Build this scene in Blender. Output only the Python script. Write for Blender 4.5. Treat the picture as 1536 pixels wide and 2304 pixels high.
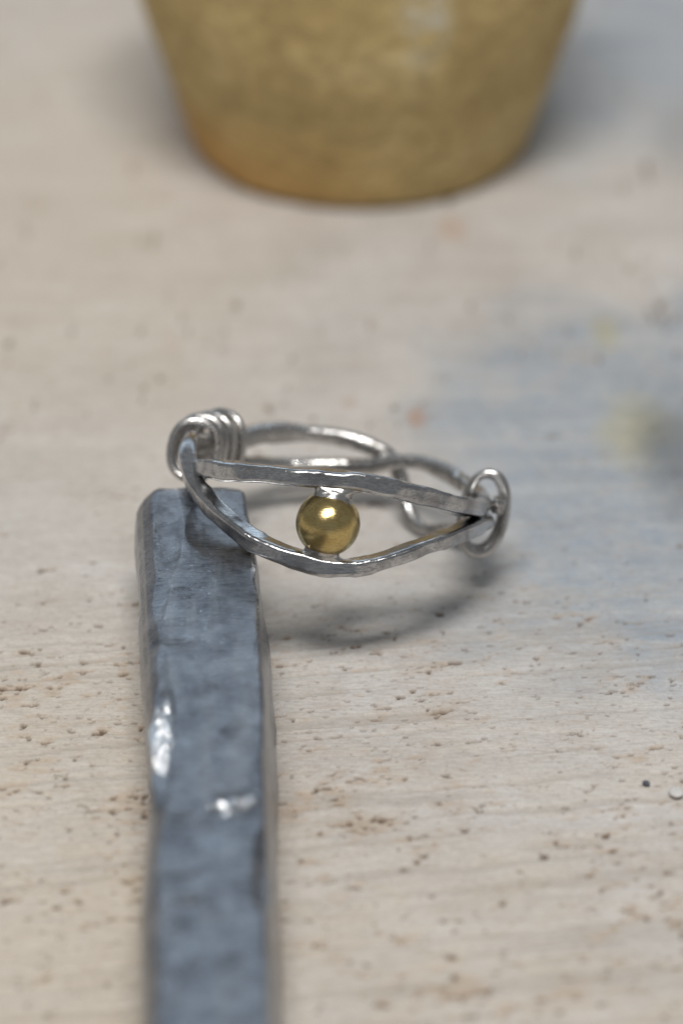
import bpy, math
import numpy as np
from mathutils import Vector, Matrix

# ------------------------------------------------------------------ scene, camera, light
# All shapes are written in millimetres and scaled to metres (the ring is about 21 mm across).
MM = 0.001
scene = bpy.context.scene
col = scene.collection
for o in list(bpy.data.objects):
    bpy.data.objects.remove(o)

PITCH = math.radians(30)
FWD = np.array([0, math.cos(PITCH), -math.sin(PITCH)])
UPV = np.array([0, math.sin(PITCH), math.cos(PITCH)])
RGT = np.array([1.0, 0, 0])
FOCUS = np.array([0, 0, 11.0])           # the bead plane
DIST = 300.0

cam_data = bpy.data.cameras.new('camera')
cam = bpy.data.objects.new('camera', cam_data)
col.objects.link(cam)
cam.location = Vector((FOCUS - DIST * FWD) * MM)
cam.rotation_euler = (math.pi / 2 - PITCH, 0, 0)
cam_data.sensor_fit = 'HORIZONTAL'
cam_data.sensor_width = 15.7
cam_data.lens = 15.7 * DIST / (1536 / 35.7)
cam_data.clip_start = 0.005
cam_data.clip_end = 50
cam_data.dof.use_dof = True
cam_data.dof.focus_distance = (DIST + 0.3) * MM
cam_data.dof.aperture_fstop = cam_data.lens / 7.7
scene.camera = cam

world = bpy.data.worlds.new('World')
scene.world = world
world.use_nodes = True
wbg = world.node_tree.nodes['Background']
wbg.inputs['Color'].default_value = (0.93, 0.96, 1.0, 1)
wbg.inputs['Strength'].default_value = 0.20


def area_lamp(name, pos, target, sx, sy, power, colour, along=(1, 0, 0)):
    d = bpy.data.lights.new(name, 'AREA')
    d.shape = 'RECTANGLE'
    d.size = sx
    d.size_y = sy
    d.energy = power
    d.color = colour
    o = bpy.data.objects.new(name, d)
    col.objects.link(o)
    o.location = pos
    z = (Vector(pos) - Vector(target)).normalized()
    x = Vector(along)
    x = (x - z * x.dot(z)).normalized()
    o.rotation_euler = Matrix((x, z.cross(x), z)).transposed().to_euler()
    return o


# wide daylight opening above and behind the photographer
area_lamp('window_light', (-0.02, -0.47, 1.12), (0, 0.005, 0.0), 0.60, 0.23, 12.4, (1.0, 0.985, 0.962), (1, 0.33, 0))
# added cool lamp beyond the pot, for bar sheen and shadow fill
area_lamp('back_fill_light', (-0.35, 1.9, 1.25), (0, 0.0, 0.0), 3.2, 0.8, 8.6, (0.66, 0.83, 1.0))

scene.view_settings.view_transform = 'Standard'
scene.view_settings.look = 'None'
scene.view_settings.exposure = 0.14
scene.view_settings.gamma = 1
scene.view_settings.use_curve_mapping = False
scene.cycles.use_denoising = True
scene.cycles.max_bounces = 8

# ------------------------------------------------------------------ numeric noise
_rng = np.random.RandomState(7)
_LAT = _rng.rand(64, 64, 64)


def vnoise(x, y, z=0.0):
    x, y, z = np.broadcast_arrays(np.asarray(x, float), np.asarray(y, float), np.asarray(z, float))
    xi, yi, zi = np.floor(x).astype(int), np.floor(y).astype(int), np.floor(z).astype(int)
    fx, fy, fz = x - xi, y - yi, z - zi
    fx, fy, fz = (t * t * (3 - 2 * t) for t in (fx, fy, fz))
    r = 0
    for dx in (0, 1):
        for dy in (0, 1):
            for dz in (0, 1):
                w = (fx if dx else 1 - fx) * (fy if dy else 1 - fy) * (fz if dz else 1 - fz)
                r = r + w * _LAT[(xi + dx) & 63, (yi + dy) & 63, (zi + dz) & 63]
    return r


def fbm(x, y, z=0.0, octv=4):
    s, a, t = 0, 1.0, 0.0
    for i in range(octv):
        s = s + a * vnoise(np.asarray(x) * 2 ** i + 17.3 * i, np.asarray(y) * 2 ** i + 5.1 * i, np.asarray(z) * 2 ** i + 9.7 * i)
        t += a
        a *= 0.5
    return s / t


def sstep(a, b, x):
    t = np.clip((x - a) / (b - a), 0, 1)
    return t * t * (3 - 2 * t)


# ------------------------------------------------------------------ object helpers
def new_mesh(name, verts, faces, mat, parent=None, origin=(0, 0, 0), smooth=True):
    v = (np.asarray(verts, float) - np.asarray(origin, float)) * MM
    me = bpy.data.meshes.new(name)
    quads = np.array([f for f in faces if len(f) == 4], dtype=np.int32).reshape(-1, 4) if not isinstance(faces, np.ndarray) else faces.astype(np.int32)
    caps = [] if isinstance(faces, np.ndarray) else [f for f in faces if len(f) != 4]
    loops = np.concatenate([quads.reshape(-1)] + [np.array(f, dtype=np.int32) for f in caps])
    sizes = np.concatenate([np.full(len(quads), 4, dtype=np.int32), np.array([len(f) for f in caps], dtype=np.int32)])
    me.vertices.add(len(v))
    me.vertices.foreach_set('co', v.astype(np.float32).reshape(-1))
    me.loops.add(len(loops))
    me.loops.foreach_set('vertex_index', loops)
    me.polygons.add(len(sizes))
    me.polygons.foreach_set('loop_start', np.r_[0, np.cumsum(sizes)[:-1]].astype(np.int32))
    me.polygons.foreach_set('loop_total', sizes)
    me.materials.append(mat)
    if smooth:
        me.polygons.foreach_set('use_smooth', [True] * len(me.polygons))
    me.update(calc_edges=True)
    me.validate()
    o = bpy.data.objects.new(name, me)
    col.objects.link(o)
    if parent is not None:
        o.parent = parent
    else:
        o.location = Vector(np.asarray(origin, float) * MM)
    return o


def grid_faces(nu, nv, wrap_v=True, wrap_u=False):
    iu = np.arange(nu if wrap_u else nu - 1)
    iv = np.arange(nv if wrap_v else nv - 1)
    a, b = np.meshgrid(iu, iv, indexing='ij')
    a2, b2 = (a + 1) % nu, (b + 1) % nv
    return np.stack([a * nv + b, a2 * nv + b, a2 * nv + b2, a * nv + b2], -1).reshape(-1, 4)


def tag(o, label, category, group=None):
    o['label'] = label
    o['category'] = category
    if group:
        o['group'] = group


def catmull(pts, step):
    p = np.asarray(pts, float)
    p = np.vstack([2 * p[0] - p[1], p, 2 * p[-1] - p[-2]])
    out = []
    for i in range(1, len(p) - 2):
        t = np.linspace(0, 1, 24, endpoint=False)[:, None]
        a, b, c, d = p[i - 1], p[i], p[i + 1], p[i + 2]
        out.append(0.5 * (2 * b + (c - a) * t + (2 * a - 5 * b + 4 * c - d) * t ** 2 + (3 * b - a - 3 * c + d) * t ** 3))
    out.append(p[-2][None])
    q = np.vstack(out)
    return q


def resample(q, step, n3=3):
    s = np.r_[0, np.cumsum(np.linalg.norm(np.diff(q[:, :n3], axis=0), axis=1))]
    n = max(8, int(s[-1] / step))
    t = np.linspace(0, s[-1], n)
    return np.stack([np.interp(t, s, q[:, k]) for k in range(q.shape[1])], 1), t


def rounded_section(nseg, corner):
    """unit rounded rectangle: flat sides with tight corners"""
    per = nseg // 4
    pts = []
    for k in range(4):
        a0 = k * math.pi / 2
        cxy = [(1, 1), (-1, 1), (-1, -1), (1, -1)][k]
        cxx, cyy = cxy[0] * (1 - corner), cxy[1] * (1 - corner)
        na = per // 2
        for i in range(na):
            t = a0 + (i / (na - 1)) * math.pi / 2
            pts.append((cxx + corner * math.cos(t), cyy + corner * math.sin(t)))
        e0 = pts[-1]
        nk = [(-1, 1), (-1, -1), (1, -1), (1, 1)][k]
        ncx, ncy = nk[0] * (1 - corner), nk[1] * (1 - corner)
        a1 = a0 + math.pi / 2
        e1 = (ncx + corner * math.cos(a1), ncy + corner * math.sin(a1))
        for i in range(1, per - na + 1):
            t = i / (per - na + 1)
            pts.append((e0[0] + (e1[0] - e0[0]) * t, e0[1] + (e1[1] - e0[1]) * t))
    return np.array(pts)


def sweep(path, out_ref, a, b, expo=3.2, twist=None, nseg=28, hammer=0.05, hscale=1.1, seed=0.0, closed=False, cap=0.5, corner=None, facet=0.0):
    """Sweep a rounded-rectangle section (half sizes a along out_ref, b across it) along path."""
    n = len(path)
    tan = np.gradient(path, axis=0)
    if closed:
        tan = np.roll(path, -1, 0) - np.roll(path, 1, 0)
    tan /= np.linalg.norm(tan, axis=1)[:, None]
    o1 = out_ref - tan * (out_ref * tan).sum(1)[:, None]
    o1 /= np.linalg.norm(o1, axis=1)[:, None]
    o2 = np.cross(tan, o1)
    a = np.broadcast_to(a, n).astype(float).copy()
    b = np.broadcast_to(b, n).astype(float).copy()
    s = np.r_[0, np.cumsum(np.linalg.norm(np.diff(path, axis=0), axis=1))]
    if not closed and cap:
        e = np.minimum(s, s[-1] - s)
        k = np.sqrt(np.clip(1 - (1 - np.clip(e / cap, 0, 1)) ** 2, 0.0004, 1))
        a *= k
        b *= k
    tw = np.zeros(n) if twist is None else np.broadcast_to(twist, n)
    if facet:      # uneven hammer blows: short flats that roll the section and squeeze it
        blow = s / 1.9 + 0.35 * np.sin(s * 0.9 + seed)
        cell = np.floor(blow)
        fr = sstep(0.30, 0.70, blow - cell)
        hsh = lambda k, j: (np.sin((k + j) * 127.1 + seed * 3.7) * 43758.5453) % 1.0 - 0.5
        mixv = lambda j: hsh(cell, j) * (1 - fr) + hsh(cell + 1, j) * fr
        tw = tw + np.radians(2 * facet) * mixv(0.0)
        a = a * (1 + 0.16 * mixv(0.37))
        b = b * (1 + 0.16 * mixv(0.71))
    ph = np.linspace(0, 2 * math.pi, nseg, endpoint=False)
    c, d = np.cos(ph), np.sin(ph)
    r = (np.abs(c) ** expo + np.abs(d) ** expo) ** (-1 / expo)
    pc, pd = r * c, r * d
    if corner:
        sec_ = rounded_section(nseg, corner)
        pc, pd = sec_[:, 0], sec_[:, 1]
    if corner:      # the drawn wire stays round where it runs into the bindings
        ends = sstep(7.2, 4.6, np.minimum(s, (s[-1] - s) * 1.15))[:, None]
        ang = np.arctan2(pd, pc)
        pc = pc[None] * (1 - ends) + np.cos(ang)[None] * ends * 1.08
        pd = pd[None] * (1 - ends) + np.sin(ang)[None] * ends * 1.08
    else:
        pc, pd = pc[None], pd[None]
    u = a[:, None] * pc
    w = b[:, None] * pd
    ct, st = np.cos(tw)[:, None], np.sin(tw)[:, None]
    u, w = u * ct - w * st, u * st + w * ct
    v = path[:, None] + u[..., None] * o1[:, None] + w[..., None] * o2[:, None]
    if hammer:
        x = v / hscale
        h = vnoise(x[..., 0] + seed, x[..., 1], x[..., 2]) - 0.5
        h = h + 0.35 * (vnoise(x[..., 0] * 2.7 + seed, x[..., 1] * 2.7, x[..., 2] * 2.7 + 3) - 0.5)
        nr = v - path[:, None]
        v = v + nr * (h * hammer * 2)[..., None]
    verts = v.reshape(-1, 3)
    faces = list(grid_faces(n, nseg, True, closed))
    if not closed:
        faces = [tuple(f) for f in faces]
        faces.append(tuple(range(nseg))[::-1])
        faces.append(tuple((n - 1) * nseg + i for i in range(nseg)))
    return verts, faces


# ------------------------------------------------------------------ materials
def new_mat(name):
    m = bpy.data.materials.new(name)
    m.use_nodes = True
    nt = m.node_tree
    b = nt.nodes['Principled BSDF']
    return m, nt, b


class N:
    """tiny node-graph helper"""
    def __init__(self, nt):
        self.nt = nt

    def node(self, kind, **kw):
        n = self.nt.nodes.new(kind)
        for k, v in kw.items():
            setattr(n, k, v)
        return n

    def link(self, a, b):
        self.nt.links.new(a, b)

    def coords(self, scale=(1, 1, 1), rot=(0, 0, 0)):
        tc = self.node('ShaderNodeTexCoord')
        mp = self.node('ShaderNodeMapping')
        mp.inputs['Scale'].default_value = tuple(1000 * s for s in scale)   # object metres -> mm
        mp.inputs['Rotation'].default_value = rot
        self.link(tc.outputs['Object'], mp.inputs['Vector'])
        return mp.outputs['Vector']

    def noise(self, vec, scale, detail=4, rough=0.55, dist=0.0):
        n = self.node('ShaderNodeTexNoise')
        n.inputs['Scale'].default_value = scale
        n.inputs['Detail'].default_value = detail
        n.inputs['Roughness'].default_value = rough
        n.inputs['Distortion'].default_value = dist
        self.link(vec, n.inputs['Vector'])
        return n.outputs['Fac']

    def ramp(self, fac, stops):
        r = self.node('ShaderNodeValToRGB')
        e = r.color_ramp.elements
        while len(e) < len(stops):
            e.new(0.5)
        for el, (p, c) in zip(e, stops):
            el.position = p
            el.color = c if len(c) == 4 else (*c, 1)
        self.link(fac, r.inputs['Fac'])
        return r.outputs['Color']

    def rng(self, fac, a, b, c, d):
        r = self.node('ShaderNodeMapRange')
        for i, v in zip((1, 2, 3, 4), (a, b, c, d)):
            r.inputs[i].default_value = v
        self.link(fac, r.inputs[0])
        return r.outputs[0]

    def mix(self, fac, a, b, blend='MIX'):
        m = self.node('ShaderNodeMix', data_type='RGBA', blend_type=blend)
        if isinstance(fac, (int, float)):
            m.inputs[0].default_value = fac
        else:
            self.link(fac, m.inputs[0])
        for v, i in ((a, 6), (b, 7)):
            if isinstance(v, tuple):
                m.inputs[i].default_value = (*v, 1) if len(v) == 3 else v
            else:
                self.link(v, m.inputs[i])
        return m.outputs[2]

    def math(self, op, a, b=0.0):
        m = self.node('ShaderNodeMath', operation=op)
        for v, i in ((a, 0), (b, 1)):
            if isinstance(v, (int, float)):
                m.inputs[i].default_value = v
            else:
                self.link(v, m.inputs[i])
        return m.outputs[0]

    def bump(self, h, dist_mm, strength=1.0, prev=None):
        b = self.node('ShaderNodeBump')
        b.inputs['Strength'].default_value = strength
        b.inputs['Distance'].default_value = dist_mm * MM
        self.link(h, b.inputs['Height'])
        if prev is not None:
            self.link(prev, b.inputs['Normal'])
        return b.outputs['Normal']

    def attr(self, name):
        a = self.node('ShaderNodeAttribute', attribute_name=name)
        return a.outputs['Fac']


def silver_material(name, bright, dark, rough=0.27, scratch_rot=(0, 0, 0)):
    m, nt, b = new_mat(name)
    g = N(nt)
    v = g.coords()
    vs = g.coords((0.45, 3.4, 3.4), scratch_rot)
    vs2 = g.coords((1.2, 9.0, 9.0), (0.3, 0.5, 0.6))
    tarn = g.noise(v, 0.55, 3, 0.5, 0.2)
    scr = g.noise(vs, 2.6, 5, 0.7)
    scr2 = g.noise(vs2, 2.0, 3, 0.6)
    c = g.ramp(tarn, [(0.30, dark), (0.55, bright)])
    c2 = g.mix(g.rng(scr, 0.44, 0.62, 0.0, 0.6), c, dark)
    nt.links.new(c2, b.inputs['Base Color'])
    b.inputs['Metallic'].default_value = 1
    r = g.math('ADD', g.rng(scr, 0.3, 0.7, rough - 0.07, rough + 0.1), g.rng(tarn, 0.35, 0.65, 0.06, -0.03))
    nt.links.new(r, b.inputs['Roughness'])
    fine = g.noise(v, 7.0, 3, 0.6)
    n1 = g.bump(scr, 0.011, 1.0)
    n2 = g.bump(scr2, 0.007, 1.0, n1)
    n3 = g.bump(fine, 0.004, 1.0, n2)
    nt.links.new(n3, b.inputs['Normal'])
    return m


M_SILVER = silver_material('hammered_silver', (0.60, 0.60, 0.60), (0.26, 0.26, 0.27), 0.13)
M_SILVER_BACK = silver_material('drawn_silver_wire', (0.60, 0.585, 0.565), (0.33, 0.315, 0.30), 0.22, (0, 0, 1.2))

# gold bead: brushed across, a little grime
M_GOLD, nt, b = new_mat('brushed_gold')
g = N(nt)
v = g.coords()
vs = g.coords((0.5, 4, 5), (0, -0.2, 0.12))
scr = g.noise(vs, 2.2, 5, 0.7)
gr = g.noise(v, 1.3, 4, 0.6)
c = g.ramp(gr, [(0.25, (0.50, 0.37, 0.15)), (0.55, (0.65, 0.50, 0.215)), (0.8, (0.72, 0.58, 0.29))])
c = g.mix(g.rng(scr, 0.45, 0.66, 0, 0.5), c, (0.27, 0.20, 0.09))
nt.links.new(c, b.inputs['Base Color'])
b.inputs['Metallic'].default_value = 1
nt.links.new(g.rng(scr, 0.3, 0.7, 0.12, 0.24), b.inputs['Roughness'])
nt.links.new(g.bump(g.noise(v, 9, 2), 0.002, 1.0, g.bump(scr, 0.0125, 1.0)), b.inputs['Normal'])

# blued, brushed steel of the bar, with bright glints painted into the colour (attribute 'scuff')
M_STEEL, nt, b = new_mat('blued_steel')
g = N(nt)
v = g.coords()
vs = g.coords((0.5, 3.2, 3.2), (0, 0, 0.2))
vl = g.coords((1.1, 0.09, 1.1), (0, 0, 0.06))
blot = g.noise(v, 0.42, 5, 0.62, 0.6)
lon = g.noise(vl, 1.0, 4, 0.6)
scr = g.noise(vs, 1.6, 6, 0.72)
spk = g.noise(v, 4.5, 3, 0.65)
c = g.ramp(blot, [(0.32, (0.135, 0.14, 0.155)), (0.5, (0.23, 0.24, 0.262)), (0.66, (0.34, 0.352, 0.38))])
c = g.mix(g.rng(lon, 0.5, 0.7, 0, 0.4), c, (0.42, 0.41, 0.40))
c = g.mix(g.rng(scr, 0.48, 0.68, 0, 0.5), c, (0.46, 0.48, 0.52))
c = g.mix(g.rng(spk, 0.64, 0.70, 0, 0.7), c, (0.75, 0.78, 0.82))
glint = g.math('MULTIPLY', g.attr('glint'), g.rng(g.noise(v, 2.6, 4, 0.7), 0.42, 0.52, 0.2, 1.0))
c = g.mix(glint, c, (0.95, 0.96, 0.97))  # near-white base colour stands in for the highlights on the steel
nt.links.new(c, b.inputs['Base Color'])
b.inputs['Metallic'].default_value = 1
nt.links.new(g.math('ADD', g.rng(scr, 0.3, 0.7, 0.22, 0.38), g.math('MULTIPLY', g.attr('glint'), -0.14)), b.inputs['Roughness'])
n1 = g.bump(scr, 0.03, 1.0)
n2 = g.bump(spk, 0.015, 1.0, n1)
n2b = g.bump(g.math('MULTIPLY', g.attr('glint'), g.noise(v, 2.6, 3, 0.6)), 0.10, 1.0, n2)
n3 = g.bump(g.noise(v, 0.9, 3), 0.05, 1.0, n2b)
nt.links.new(n3, b.inputs['Normal'])

# ochre clay of the pot
M_CLAY, nt, b = new_mat('ochre_clay')
g = N(nt)
v = g.coords()
big = g.noise(v, 0.11, 5, 0.6, 0.5)
fine = g.noise(v, 0.75, 5, 0.72)
c = g.ramp(big, [(0.35, (0.45, 0.33, 0.145)), (0.55, (0.54, 0.405, 0.185)), (0.7, (0.62, 0.49, 0.25))])
c = g.mix(g.rng(fine, 0.42, 0.64, 0.0, 0.65), c, (0.28, 0.20, 0.085))
tc = g.node('ShaderNodeTexCoord')
sp = g.node('ShaderNodeSeparateXYZ')
nt.links.new(tc.outputs['Object'], sp.inputs[0])
low = g.rng(sp.outputs['Z'], 0.0, 0.008, 1.0, 0.0)
left = g.rng(sp.outputs['X'], 0.004, -0.012, 0.0, 1.0)
c = g.mix(g.math('MULTIPLY', g.math('MULTIPLY', low, left), 0.75), c, (0.60, 0.31, 0.085))
lime = g.math('MULTIPLY', g.attr('lime'), g.rng(g.noise(v, 0.8, 4, 0.65), 0.42, 0.6, 0, 0.9))
c = g.mix(lime, c, (0.60, 0.58, 0.48))
nt.links.new(c, b.inputs['Base Color'])
b.inputs['Roughness'].default_value = 0.85
b.inputs['Specular IOR Level'].default_value = 0.25
nt.links.new(g.bump(fine, 0.35, 0.8), b.inputs['Normal'])

# pale weathered slab
M_SLAB, nt, b = new_mat('weathered_pale_slab')
g = N(nt)
v = g.coords()
vst = g.coords((0.16, 1.0, 1.0), (0, 0, -0.15))
vst2 = g.coords((0.05, 0.5, 1.0), (0, 0, -0.15))
st = g.noise(vst, 1.6, 5, 0.65, 0.2)
st2 = g.noise(vst2, 0.8, 4, 0.6)
mott = g.noise(v, 0.14, 5, 0.6, 0.3)
grain = g.noise(v, 3.2, 4, 0.75)
st3 = g.noise(g.coords((0.45, 2.6, 1.0), (0, 0, -0.15)), 1.7, 4, 0.7)
c = g.ramp(mott, [(0.34, (0.455, 0.42, 0.385)), (0.52, (0.50, 0.47, 0.437)), (0.68, (0.545, 0.52, 0.495))])
c = g.mix(g.math('MULTIPLY', g.attr('warm'), 0.7), c, (0.56, 0.475, 0.365))
bl = g.math('MULTIPLY', g.attr('bluewash'), g.rng(g.noise(v, 0.45, 5, 0.65), 0.3, 0.6, 0.65, 1.0))
bl = g.math('MULTIPLY', bl, g.math('MULTIPLY', g.rng(st3, 0.35, 0.6, 1.0, 0.75), g.rng(g.noise(v, 1.1, 4, 0.7), 0.35, 0.6, 1.0, 0.8)))
c = g.mix(bl, c, (0.215, 0.285, 0.36))
c = g.mix(g.rng(st, 0.5, 0.72, 0, 0.24), c, (0.36, 0.31, 0.26))
c = g.mix(g.rng(st2, 0.46, 0.7, 0, 0.30), c, (0.66, 0.62, 0.56))
c = g.mix(g.rng(grain, 0.48, 0.68, 0, 0.36), c, (0.29, 0.24, 0.195))
c = g.mix(g.rng(st3, 0.5, 0.68, 0, 0.36), c, (0.32, 0.275, 0.235))
c = g.mix(g.rng(st3, 0.48, 0.3, 0, 0.32), c, (0.68, 0.64, 0.58))
c = g.mix(g.math('MULTIPLY', g.attr('groove'), 0.3), c, (0.30, 0.26, 0.215))
c = g.mix(g.math('MULTIPLY', g.attr('halo'), 0.42), c, (0.42, 0.30, 0.20))
c = g.mix(g.math('MULTIPLY', g.attr('core'), 0.9), c, (0.10, 0.065, 0.04))
c = g.mix(g.math('MULTIPLY', g.attr('ochre'), 0.6), c, (0.43, 0.36, 0.13))
c = g.mix(g.math('MULTIPLY', g.attr('rust'), 0.7), c, (0.40, 0.22, 0.12))
c = g.mix(g.math('MULTIPLY', g.attr('soot'), 0.7), c, (0.13, 0.14, 0.15))
nt.links.new(c, b.inputs['Base Color'])
b.inputs['Roughness'].default_value = 0.8
b.inputs['Specular IOR Level'].default_value = 0.2
n1 = g.bump(st, 0.12, 0.5)
n2 = g.bump(grain, 0.06, 0.6, n1)
nt.links.new(n2, b.inputs['Normal'])


def plain_grit(name, c0, c1, sc):
    m, nt, b = new_mat(name)
    g = N(nt)
    nt.links.new(g.ramp(g.noise(g.coords(), sc, 4, 0.65), [(0.35, c0), (0.65, c1)]), b.inputs['Base Color'])
    b.inputs['Roughness'].default_value = 0.7
    return m


M_GRIT_PALE = plain_grit('pale_grit', (0.46, 0.44, 0.42), (0.62, 0.61, 0.59), 3.0)
M_GRIT_DARK = plain_grit('dark_grit', (0.05, 0.055, 0.065), (0.11, 0.12, 0.14), 5.0)

# ------------------------------------------------------------------ the slab (one sheet, fine under the lens, coarse outside)
def growing(a, b, step, growth, far):
    inner = np.arange(a, b + step, step)
    out = []
    s, p = step, inner[-1]
    while p < far:
        s *= growth
        p += s
        out.append(p)
    lo = []
    s, p = step, inner[0]
    while p > -far:
        s *= growth
        p -= s
        lo.append(p)
    return np.r_[lo[::-1], inner, out]


gx = growing(-23, 23, 0.10, 1.09, 900)
gy = growing(-41, 22, 0.13, 1.035, 900)
X, Y = np.meshgrid(gx, gy, indexing='ij')
VV = Y - 0.15 * X
near = sstep(150, 90, np.hypot(X, Y - 20))
clus = fbm(X / 6.0 + 3, VV / 3.2 + 8, 1.5, 3)
n1 = fbm(X / 1.15 + 40, VV / 0.6 + 11, 4.2, 4)
n2 = fbm(X / 2.6 + 9, VV / 1.5 + 31, 7.7, 4)
fld = n1 * 0.5 + n2 * 0.22 + clus * 0.28
fld = fld - 0.07 * sstep(-6, 18, Y)
halo = sstep(0.535, 0.68, fld)
n3 = fbm(X / 0.5 + 1, VV / 0.3 + 61, 2.2, 3)
core = sstep(0.615, 0.67, fld * 0.5 + n3 * 0.5)
# single pin holes
rr = np.random.RandomState(21)
hole = np.zeros_like(X)
for i in range(520):
    cx, cy = rr.uniform(-22, 22), rr.uniform(-40, 9)
    r = 0.05 + 0.13 * rr.rand() ** 3
    ix = slice(np.searchsorted(gx, cx - 3 * r), np.searchsorted(gx, cx + 3 * r) + 1)
    iy = slice(np.searchsorted(gy, cy - 3 * r), np.searchsorted(gy, cy + 3 * r) + 1)
    q = np.hypot((X[ix, iy] - cx) / rr.uniform(1, 1.7), Y[ix, iy] - cy)
    q = q * (0.7 + 0.6 * vnoise(X[ix, iy] / 0.15 + i, Y[ix, iy] / 0.15, 0))
    hole[ix, iy] = np.maximum(hole[ix, iy], sstep(r * 1.25, r * 0.6, q))
lines = (0.25 + 0.75 * sstep(14, -6, Y)) * sstep(0.59, 0.70, fbm(X / 16 + 5, (VV + 0.8 * (fbm(X / 4, Y / 4, 3, 3) - 0.5)) / 0.6 + 3, 9.1, 3))
Z = -0.03 * halo * near - 0.26 * core * near - 0.30 * hole - 0.09 * lines * near
Z += (0.10 * (fbm(X / 3.0, VV / 1.0, 3.3, 4) - 0.5) + 0.05 * (vnoise(X / 0.3, Y / 0.3, 5) - 0.5)) * near
Z -= 0.06
core = np.maximum(core, hole)


def blob(cx, cy, rx, ry, k=0.5, seed=0.0, soft=0.5):
    q = np.hypot((X - cx) / rx, (Y - cy) / ry) + k * (fbm(X / (rx * 0.8) + seed, Y / (ry * 0.8) + 2 * seed, seed, 4) - 0.5) * 2
    return sstep(1 + soft, 1 - soft, q)


bluewash = np.clip(1.9 * blob(19, 30, 8.5, 15, 0.9, 3.1, 0.8) * 1.0 + blob(16, 8, 11, 9, 1.0, 8.4, 0.9) * 0.75 + blob(25, 18, 8, 13, 0.9, 12.7, 0.9) * 1.3
                   + blob(25, 96, 11, 16, 0.4, 5.5, 0.8) * 1.0 + blob(17, 80, 5, 9, 0.5, 6.5) * 0.45, 0, 1)
warm = np.clip(0.25 * sstep(0.5, 0.62, fbm(X / 3.2 + 3, VV / 1.6 + 9, 6.4, 4)) * sstep(0, -14, Y) + blob(-25, 70, 18, 45, 0.5, 1.7) * 0.7 + blob(-18, -25, 14, 30, 0.5, 2.3) * 0.6 + blob(0, -36, 22, 14, 0.5, 4.9) * 0.45, 0, 1)
soot = np.clip(blob(23.6, 27, 3.0, 7, 0.6, 9.9, 0.8) * 1.0 + blob(27, 77, 3, 6, 0.4, 3.9, 0.8) * 0.5, 0, 1)
ochre = np.clip(blob(20.8, 31, 2.2, 4.5, 0.6, 7.3, 0.9) * 0.7 + blob(19, 45, 0.9, 2, 0.5, 2.9, 0.9) * 0.7, 0, 1)
rust = np.clip(blob(5.3, 32.5, 0.65, 1.3, 0.5, 6.6, 0.8) * 0.85 + blob(8.5, 62, 1.2, 2, 0.4, 5.9) * 0.5 + blob(0.5, 34.6, 0.5, 0.9, 0.4, 1.2) * 0.4, 0, 1)
slab = new_mesh('ground', np.stack([X, Y, Z], -1).reshape(-1, 3), grid_faces(len(gx), len(gy), False), M_SLAB)
slab['kind'] = 'structure'
for nm, arr in (('halo', halo), ('groove', lines), ('core', core), ('bluewash', bluewash), ('warm', warm), ('soot', soot), ('ochre', ochre), ('rust', rust)):
    at = slab.data.attributes.new(nm, 'FLOAT', 'POINT')
    at.data.foreach_set('value', arr.reshape(-1).astype(np.float32))

# ------------------------------------------------------------------ the clay pot
POT = np.array([1.45, 77.8, 0.0])
prof = [(0.0, 0.0), (6, 0.0), (11.2, 0.0), (12.4, 0.12), (13.0, 0.5), (13.3, 1.1), (14.0, 3.2), (15.2, 7), (16.5, 11), (17.3, 14.5), (17.7, 18), (17.9, 22.5),
        (17.7, 23.4), (17.2, 23.7), (16.6, 23.2), (16.2, 20), (15.6, 14.5), (14.6, 10), (12.2, 3.2), (10, 2.4), (0.0, 2.2)]
q = catmull([(r, z, 0) for r, z in prof], 0.3)
q, _ = resample(q, 0.45)
q[:, 0] = np.maximum(q[:, 0], 0.001)
nph = 160
ph = np.linspace(0, 2 * math.pi, nph, endpoint=False)
rad = q[:, 0][:, None] * np.ones(nph)[None]
zz = q[:, 1][:, None] * np.ones(nph)[None]
px, py = rad * np.cos(ph), rad * np.sin(ph)
bmp = (fbm(px / 4, py / 4, zz / 4, 4) - 0.5) * 0.4 + (vnoise(px / 0.7, py / 0.7, zz / 0.7) - 0.5) * 0.16
rad2 = rad + np.where(rad > 3, bmp, 0)
zz = np.where(zz < 0.02, 0.0, zz)
pv = np.stack([rad2 * np.cos(ph), rad2 * np.sin(ph), zz], -1)
lime = sstep(1.3, 0.4, np.hypot((pv[..., 0] - 4.7) / 1.9, (pv[..., 2] - 17.5) / 4.2) + 0.7 * (fbm(px / 1.5, py / 1.5, zz / 1.5, 3) - 0.5)) * (pv[..., 1] < 0)
pot = new_mesh('clay_pot', pv.reshape(-1, 3) + POT, grid_faces(len(q), nph, True), M_CLAY, None, POT)
at = pot.data.attributes.new('lime', 'FLOAT', 'POINT')
at.data.foreach_set('value', lime.reshape(-1).astype(np.float32))
tag(pot, 'rough ochre clay pot standing behind the ring, its lower half in view', 'pot')

# ------------------------------------------------------------------ the steel bar
yk = np.array([-120, -80, -51, -44, -36, -30, -24.3, -17, -8, -1.2, 5.6, 8.9])
lk = np.array([-10.6, -10.7, -10.85, -11.1, -11.45, -11.3, -11.15, -11.9, -12.5, -12.9, -13.3, -13.4])
rk = np.array([-3.2, -3.5, -3.92, -4.05, -4.2, -4.4, -4.52, -4.7, -5.0, -5.38, -6.1, -6.35])
NY, TOPZ, YEND = 620, 8.1, 8.9
yy = np.r_[np.linspace(-120, -52, 90, endpoint=False), np.linspace(-52, YEND - 1.4, 640, endpoint=False), YEND - 1.4 * (1 - np.sin(np.linspace(0, math.pi / 2, 26)))]
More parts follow.
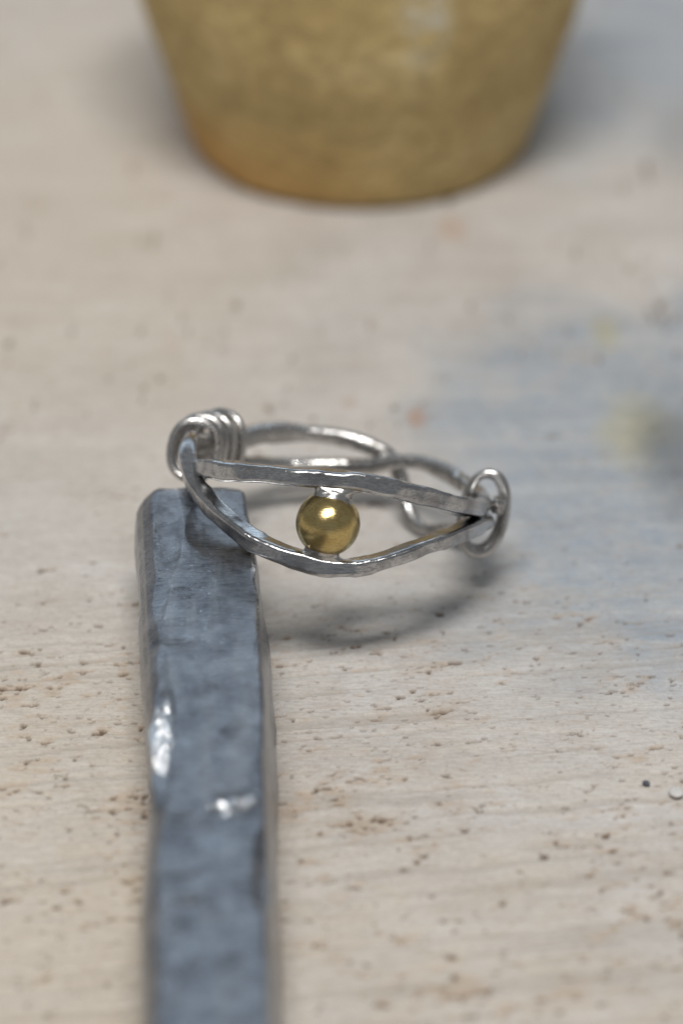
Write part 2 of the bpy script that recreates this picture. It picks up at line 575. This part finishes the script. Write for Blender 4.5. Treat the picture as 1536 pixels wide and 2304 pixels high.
# section corners: fraction of half width, offset, height
sec = np.array([(-0.86, 0.0, 0.0), (-0.93, 0, 0.5), (-0.985, 0, 3.4), (-1.0, 0, 5.6), (-0.97, 0, 6.5), (-0.86, 0, 7.35), (-0.69, 0, 7.95), (-0.60, 0, 8.08), (-0.3, 0, 8.14), (0.2, 0, 8.14),
                (0.7, 0, 8.1), (0.93, 0, 8.02), (0.985, 0, 7.9), (1.0, 0, 7.7), (1.06, 0, 6.0), (1.16, 0, 3.0), (1.22, 0, 0.6), (1.19, 0, 0.0)])
seg = [6, 14, 12, 8, 10, 10, 8, 14, 22, 22, 12, 8, 8, 14, 14, 10, 4, 24]
pts = []
for i in range(len(sec)):
    a, c2 = sec[i], sec[(i + 1) % len(sec)]
    for t in np.linspace(0, 1, seg[i], endpoint=False):
        pts.append(a + (c2 - a) * t)
pts = np.array(pts)
L = np.interp(yy, yk, lk)
Rr = np.interp(yy, yk, rk)
ks = np.ones(15) / 15
sm = lambda a: np.convolve(np.pad(a, 7, mode='edge'), ks, 'valid')
L, Rr = sm(sm(L)), sm(sm(Rr))
cx, hw = (L + Rr) / 2, (Rr - L) / 2
BX = cx[:, None] + hw[:, None] * pts[None, :, 0]
BZ = np.broadcast_to(pts[None, :, 2], BX.shape).copy()
BY = np.broadcast_to(yy[:, None], BX.shape).copy()
U = pts[None, :, 0] * np.ones_like(BX)
# hammer marks: shallow scoops cut with soft minimum so that their edges stay crisp
scoops = [  # centre x, y, half size x, y, depth, tilt towards camera (dz/dy), tilt to the left
    (-9.9, -7.5, 2.2, 4.5, 0.22, 0.03, 0.02), (-7.0, -13.5, 2.6, 6.0, 0.16, -0.02, -0.03), (-9.0, -20, 3.0, 5.5, 0.20, 0.02, 0.0),
    (-6.6, -24, 2.6, 5.2, 0.30, 0.0, -0.03), (-9.2, -32.5, 2.8, 4.2, 0.32, 0.03, 0.02), (-4.5, -35.5, 1.1, 6.0, 0.55, 0.0, -0.5),
    (-8.4, -42, 3.0, 5.0, 0.30, 0.02, 0.02), (-6.9, -49, 2.8, 6.0, 0.28, -0.02, 0.0), (-9.6, -52, 2.2, 5.0, 0.25, 0.0, 0.05),
    (-11.0, 2.0, 1.3, 7.0, 0.25, 0.0, 0.12), (-7.6, 3.0, 2.6, 4.0, 0.10, 0.0, 0.0), (-11.4, -6.0, 1.2, 4.0, 0.35, 0.0, 0.16),
    (-11.2, -14, 1.0, 4.6, 0.3, 0.0, 0.15), (-11.1, -37, 1.3, 5, 0.5, 0, 0.2), (-10.6, -45, 1.2, 5, 0.4, 0, 0.18),
]
for (sx, sy, ax, ay, dep, tly, tlx) in scoops:
    dep, tly = dep * 1.25, tly * 1.4
    qx, qy = (BX - sx) / ax, (BY - sy) / ay
    wob = 0.25 * (fbm(BX / 1.6 + sx, BY / 2.2 + sy, 1, 3) - 0.5)
    surf = TOPZ - dep + dep * 1.5 * (qx ** 2 + qy ** 2 + wob) + tly * (BY - sy) + tlx * (BX - sx)
    top = BZ > 5.5
    BZ = np.where(top & (surf < BZ), surf * 0.85 + BZ * 0.15, BZ)
# glints painted bright on dent faces that lean towards the camera
def lean(cx0, cy0, ax, ay, slope, seed):
    global BZ
    m = sstep(1.0, 0.55, np.hypot((BX - cx0) / ax, (BY - cy0) / ay) + 0.5 * (fbm(BX / 0.7 + seed, BY / 1.1, seed, 3) - 0.5)) * (BZ > 6.3)
    BZ = BZ - m * slope * np.clip(cy0 + ay - BY, 0, 2 * ay)
    return m


glint_mask = np.zeros_like(BX)  # where the highlights are painted on the bar
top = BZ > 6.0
glint_mask = np.maximum(glint_mask, sstep(1.0, 0.75, np.hypot((BX + 10.7) / 0.78, (BY + 22.0) / 4.8) + 1.1 * (fbm(BX / 0.5, BY / 1.0, 3, 4) - 0.5)) * top)
glint_mask = np.maximum(glint_mask, sstep(1.05, 0.6, np.hypot((BX + 6.35) / 1.7, (BY + 29.4 - 0.25 * (BX + 6.3)) / 0.75) + 1.3 * (fbm(BX / 0.35, BY / 0.45, 8, 3) - 0.5)) * sstep(0.40, 0.52, vnoise(BX / 0.24, BY / 0.26, 4)) * top)
crease = lambda x0, x1, y0, d, w, k=0.0: d * np.exp(-((BY - y0 - k * (BX - x0)) / w) ** 2) * sstep(x0 - 0.4, x0 + 0.3, BX) * sstep(x1 + 0.4, x1 - 0.3, BX) * top
BZ = BZ - crease(-11.6, -9.4, -10.6, 0.16, 0.35, 0.05) - crease(-9.9, -8.0, -39.0, 0.10, 0.6) + crease(-7.6, -5.0, -29.0, 0.2, 0.9)
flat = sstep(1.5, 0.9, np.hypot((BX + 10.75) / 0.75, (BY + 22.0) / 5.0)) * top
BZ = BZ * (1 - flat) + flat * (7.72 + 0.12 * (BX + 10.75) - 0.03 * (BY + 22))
# lamp-catching relief added in the painted glints: short ridges whose near sides face the camera
ridge = BY / 0.42 + 0.9 * fbm(BX / 0.5, BY / 1.5, 4.4, 3) + 0.25 * BX
ridge = ridge - np.floor(ridge)
BZ = BZ + glint_mask * 0.20 * np.where(ridge < 0.7, ridge / 0.7, (1 - ridge) / 0.3) * sstep(0.25, 0.6, fbm(BX / 0.45 + 7, BY / 0.6, 2.1, 3))
edge = sstep(5.8, 7.8, BZ)
BZ = BZ + edge * ((fbm(BX / 1.1, BY / 2.2, 6, 4) - 0.5) * 0.16 + (vnoise(BX / 0.3, BY / 0.16, 2) - 0.5) * 0.015)
BX = BX + (fbm(BY / 3.0, BZ / 2.4 + (U > 0) * 20, 3, 4) - 0.5) * 0.4 * (np.abs(U) > 0.9)
BZ = np.where(pts[None, :, 2] <= 0.001, 0.0, BZ)
# far end: corners rounded off
ed = np.clip(YEND - yy, 0, 1.4) / 1.4
k = np.sqrt(np.clip(1 - (1 - ed) ** 2, 0, 1))[:, None]
inset = 1.4 * (1 - k)
BX = BX - np.sign(U) * inset * np.clip(np.abs(U), 0, 1) ** 2 * np.where(U < 0, 1.0, 0.55)
BZ = np.clip(BZ - inset * 0.5 * sstep(4.0, 8.0, BZ) + inset * 0.2 * sstep(3, 0, BZ), 0.0, None)
nyy, npr = BX.shape
BAR0 = np.array([-8.4, -25.0, 0.0])
bf = [tuple(f) for f in grid_faces(nyy, npr, True)]
bf.append(tuple(range(npr))[::-1])
bf.append(tuple((nyy - 1) * npr + i for i in range(npr)))
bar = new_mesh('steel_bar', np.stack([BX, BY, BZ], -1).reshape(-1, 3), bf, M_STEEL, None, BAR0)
at = bar.data.attributes.new('glint', 'FLOAT', 'POINT')
at.data.foreach_set('value', glint_mask.reshape(-1).astype(np.float32))
tag(bar, 'hammered blue-grey steel bar lying on the slab, ring propped on its end', 'metal bar')

# ------------------------------------------------------------------ the ring
ro, el = math.radians(11), math.radians(10)
RN = math.cos(el) * (math.sin(ro) * RGT + math.cos(ro) * UPV) - math.sin(el) * FWD     # finger axis
RN /= np.linalg.norm(RN)
RT = math.cos(ro) * RGT - math.sin(ro) * UPV
RT -= RN * (RT @ RN)
RT /= np.linalg.norm(RT)
RB = np.cross(RN, RT)
RO = np.array([-0.56, 9.82, 7.41])
RINGBASE = np.array([7.0, 18.0, 0.0])

ring = bpy.data.objects.new('wire_ring', None)
ring.empty_display_size = 0.002
ring.location = Vector(RINGBASE * MM)
col.objects.link(ring)
tag(ring, 'hammered silver wire ring with a gold bead in its eye, leaning on the bar', 'ring')


def cyl(th, h, r):
    th = np.radians(np.asarray(th, float))
    h, r = np.asarray(h, float), np.asarray(r, float)
    rad = np.sin(th)[..., None] * RT - np.cos(th)[..., None] * RB
    return RO + rad * r[..., None] + h[..., None] * RN, rad


def ring_wire(name, ctrl, mat, step=0.09, **kw):
    """ctrl rows: theta, h, radius, half depth, half height, twist (deg)"""
    q = catmull(ctrl, step)
    p, _ = cyl(q[:, 0], q[:, 1], q[:, 2])
    full = np.hstack([p, q])
    full, t = resample(full, step)
    path = full[:, :3]
    _, rad = cyl(full[:, 3], full[:, 4], full[:, 5])
    v, f = sweep(path, rad, full[:, 6], full[:, 7], twist=np.radians(full[:, 8]), **kw)
    return new_mesh(name, v, f, mat, ring, RINGBASE)


upper = [(-104, -0.7, 9.2, .50, .55, 0), (-85, -0.75, 9.25, .48, .52, 0), (-72, -0.45, 9.6, .5, .54, 0), (-62, .05, 9.9, .52, .58, 0), (-54, .48, 10.2, .54, .62, 0), (-46, .78, 10.4, .55, .66, 0), (-39.4, .95, 10.5, .56, .66, 2),
         (-24.5, 1.45, 10.5, .60, .62, -3), (-10.3, 1.85, 10.5, .62, .60, -4), (-.6, 2.15, 10.5, .64, .62, -4), (10.5, 2.25, 10.5, .64, .64, -4), (21.9, 2.10, 10.5, .66, .66, -6),
         (34, 1.82, 10.5, .66, .68, -12), (46.6, 1.44, 10.5, .62, .66, -16), (58.3, 1.12, 10.4, .58, .64, -14), (70, .95, 10.15, .54, .60, -8), (84, .85, 9.95, .50, .55, 0), (98, .8, 9.8, .45, .5, 0)]
lower = [(-104, 0.75, 9.3, .42, .5, 0), (-92, 1.12, 9.45, .42, .5, 4), (-82, 1.36, 9.75, .43, .5, 10), (-73, 1.22, 10.15, .44, .52, 16), (-65.5, .55, 10.5, .46, .54, 21), (-56.4, -.42, 10.66, .50, .56, 24),
         (-46.2, -1.4, 10.5, .52, .58, 24), (-35.4, -2.17, 10.5, .54, .60, 20), (-24.8, -2.84, 10.5, .56, .62, 14), (-14.4, -3.22, 10.5, .58, .62, 6), (-4.8, -3.44, 10.5, .60, .62, -1),
         (5.1, -3.5, 10.5, .62, .60, -5), (14.8, -3.18, 10.5, .60, .56, -6), (23.7, -2.52, 10.5, .58, .54, -6), (33.1, -1.76, 10.5, .58, .52, -6), (43.7, -1.08, 10.5, .58, .52, -6),
         (57.1, -.45, 10.5, .58, .54, -4), (70, -.16, 10.4, .58, .56, -2), (82, -.2, 10.2, .54, .55, 0), (98, -.5, 9.9, .48, .5, 0)]
upper = [(t, h, q - 0.1, a * 1.15, c * 0.92, w) for t, h, q, a, c, w in upper]
lower = [(t, h, q - 0.1, a * 1.2, c * 0.95, w) for t, h, q, a, c, w in lower]
ring_wire('upper_wire', upper, M_SILVER, nseg=48, corner=0.44, hammer=0.09, hscale=1.5, facet=6, seed=3.3)
ring_wire('lower_wire', lower, M_SILVER, nseg=48, corner=0.44, hammer=0.09, hscale=1.5, facet=6, seed=11.9)
back_a = [(-104, .8, 9.2, .45, .5, 0), (-122, .75, 9.2, .5, .55, 0), (-132, .55, 9.8, .55, .62, 0), (-141.3, .6, 10.3, .55, .66, 0), (-151.3, 1.0, 10.5, .55, .68, 8), (-168.4, 1.35, 10.5, .5, .6, 0),
          (-183.4, 1.42, 10.5, .5, .55, 0), (-193.8, 1.16, 10.6, .5, .5, 0), (-199.5, .62, 10.9, .5, .5, 0), (-204.5, -.75, 11.0, .48, .48, 0), (-208, -2.1, 10.8, .46, .46, 0),
          (-213.5, -3.0, 10.6, .46, .46, 0), (-221, -3.2, 10.5, .46, .46, 0), (-235.7, -2.3, 10.4, .46, .46, 0), (-250, -1.4, 10.1, .46, .46, 0), (-264, -1.1, 9.9, .42, .42, 0)]
back_b = [(-104, -.2, 10.0, .42, .45, 0), (-122, -.4, 9.9, .5, .5, 0), (-134, -.9, 10.2, .52, .52, 0), (-146.3, -1.2, 10.4, .52, .52, 0), (-162.4, -.98, 10.4, .52, .52, 0), (-180.3, -.45, 10.3, .5, .52, 0),
          (-190, -.1, 10.1, .5, .52, 0), (-203, .8, 9.9, .5, .52, 0), (-214, 1.15, 10.2, .52, .55, 0), (-225, .97, 10.4, .52, .55, 0), (-233, .75, 10.4, .5, .52, 0), (-248, .7, 10.1, .48, .5, 0), (-264, .6, 10.0, .42, .42, 0)]
ring_wire('back_wire', back_a, M_SILVER_BACK, nseg=24, expo=2.8, hammer=0.12, facet=8, seed=5.0)
ring_wire('back_wire', back_b, M_SILVER_BACK, nseg=24, expo=2.6, hammer=0.12, facet=8, seed=21.0)


def coil(name, th0, th1, turns, r0, h0, hwid, hhgt, wire, expo, seed, h_slope=0.0, start=0.0, taper=0.0):
    n = int(turns * 90)
    t = np.linspace(0, 1, n)
    ph = start + t * turns * 2 * math.pi
    th = th0 + (th1 - th0) * t
    c, s = np.cos(ph), np.sin(ph)
    r = (np.abs(c) ** expo + np.abs(s) ** expo) ** (-1 / expo)
    k = 1 - taper * t
    jit = 0.05 * (vnoise(t * turns * 1.7 + seed, seed) - 0.5) * 2
    dr, dh = hwid * k * r * c * (1 + jit), hhgt * k * r * s * (1 + jit)
    p, rad = cyl(th, h0 + h_slope * t + dh, r0 + dr)
    cen, _ = cyl(th, h0 + h_slope * t + 0 * t, r0 + 0 * t)
    v, f = sweep(p, p - cen, wire, wire, expo=2.0, nseg=18, hammer=0.04, hscale=0.9, seed=seed, cap=0.35)
    return new_mesh(name, v, f, M_SILVER_BACK, ring, RINGBASE)


coil('wire_coil', -92, -129, 4.3, 9.40, 0.32, 1.52, 1.92, 0.31, 2.3, 2.0, 0.15, math.radians(-150))
coil('wire_coil', 89, 101, 2.1, 10.05, 0.0, 1.42, 2.72, 0.31, 2.2, 31.0, 0.0, math.radians(160), 0.10)

# cut end of the binding wire beside the upper wire
p0, r0 = cyl(np.array([79.0, 84, 90]), np.array([.95, .93, .9]), np.array([10.95, 10.9, 10.8]))
pp, _ = resample(p0, 0.06)
v, f = sweep(pp, np.repeat(r0[1][None], len(pp), 0), 0.40, 0.46, expo=6, nseg=24, hammer=0.05, seed=8, cap=0.07)
new_mesh('wire_end', v, f, M_SILVER_BACK, ring, RINGBASE)

# gold bead with its silver solder seats
BC, brad = cyl(np.array([1.0]), np.array([-0.72]), np.array([10.45]))
BC, brad = BC[0], brad[0]
bt = np.cross(RN, brad)
nr_, nc_ = 72, 96
lat = np.linspace(-math.pi / 2 + 0.02, math.pi / 2 - 0.02, nr_)
lon = np.linspace(0, 2 * math.pi, nc_, endpoint=False)
rr_ = 2.04 * np.cos(lat)
hh_ = 2.07 * np.sin(lat)
bv = BC + (rr_[:, None] * np.cos(lon))[..., None] * bt + (rr_[:, None] * np.sin(lon))[..., None] * brad + (hh_[:, None] * np.ones(nc_))[..., None] * RN
w = fbm(bv[..., 0] / 1.6, bv[..., 1] / 1.6, bv[..., 2] / 1.6, 3) - 0.5
bv = bv + (bv - BC) * (w * 0.03)[..., None]
new_mesh('gold_bead', bv.reshape(-1, 3), list(map(tuple, grid_faces(nr_, nc_))) + [tuple(range(nc_))[::-1], tuple((nr_ - 1) * nc_ + i for i in range(nc_))], M_GOLD, ring, RINGBASE)


def seat(name, rows, seed):
    """little flared collar: rows of (height, half width along the wire, half depth)"""
    q, _ = resample(catmull(rows, 0.05), 0.04)
    ph = np.linspace(0, 2 * math.pi, 48, endpoint=False)
    v = BC + (q[:, 1][:, None] * np.cos(ph))[..., None] * bt + (q[:, 2][:, None] * np.sin(ph))[..., None] * brad + (q[:, 0][:, None] * np.ones(48))[..., None] * RN
    hn = fbm(v[..., 0] / 0.5 + seed, v[..., 1] / 0.5, v[..., 2] / 0.5, 3) - 0.5
    ax = BC + ((v - BC) @ RN)[..., None] * RN
    v = v + (v - ax) * (hn * 0.18)[..., None]
    f = list(map(tuple, grid_faces(len(q), 48))) + [tuple(range(48))[::-1], tuple((len(q) - 1) * 48 + i for i in range(48))]
    return new_mesh(name, v.reshape(-1, 3), f, M_SILVER_BACK, ring, RINGBASE)


seat('solder_seat', [(1.35, 1.36, 1.3), (1.55, 1.34, 1.25), (1.75, 1.22, 1.05), (1.95, 1.18, .9), (2.15, 1.3, .78), (2.35, 1.7, .62), (2.6, 2.2, .5)], 2.0)
seat('solder_seat', [(-1.6, 1.1, 1.1), (-1.8, 1.12, 1.05), (-1.95, 1.15, .95), (-2.05, 1.35, .85), (-2.2, 1.8, .72), (-2.4, 2.4, .6), (-2.8, 2.5, .45)], 6.0)

# ------------------------------------------------------------------ grit lying on the slab
def grit(name, c, rx, ry, rz, mat, seed, rot):
    la = np.linspace(-math.pi / 2 + 0.05, math.pi / 2 - 0.05, 22)
    lo = np.linspace(0, 2 * math.pi, 32, endpoint=False)
    d = np.stack([np.cos(la)[:, None] * np.cos(lo), np.cos(la)[:, None] * np.sin(lo), np.sin(la)[:, None] * np.ones(32)], -1)
    k = 1 + 0.6 * (fbm(d[..., 0] * 1.3 + seed, d[..., 1] * 1.3, d[..., 2] * 1.3 + 5, 3) - 0.5)
    v = d * k[..., None] * np.array([rx, ry, rz])
    cr, sr = math.cos(rot), math.sin(rot)
    v = np.stack([v[..., 0] * cr - v[..., 1] * sr, v[..., 0] * sr + v[..., 1] * cr, v[..., 2]], -1)
    c = np.array(c, float)
    f = list(map(tuple, grid_faces(22, 32))) + [tuple(range(32))[::-1], tuple(21 * 32 + i for i in range(32))]
    return new_mesh(name, v.reshape(-1, 3) + c + np.array([0, 0, rz * 0.75 - 0.06]), f, mat, None, c)


tag(grit('pebble', (20.5, -15.6, 0), 0.44, 0.5, 0.22, M_GRIT_PALE, 1.0, 0.3), 'tiny pale grey pebble on the slab at the right edge', 'pebble')
tag(grit('grit_grain', (18.75, -14.5, 0), 0.22, 0.26, 0.16, M_GRIT_DARK, 4.0, 0.7), 'tiny dark slate-grey grit grain just left of the pale pebble', 'grit')
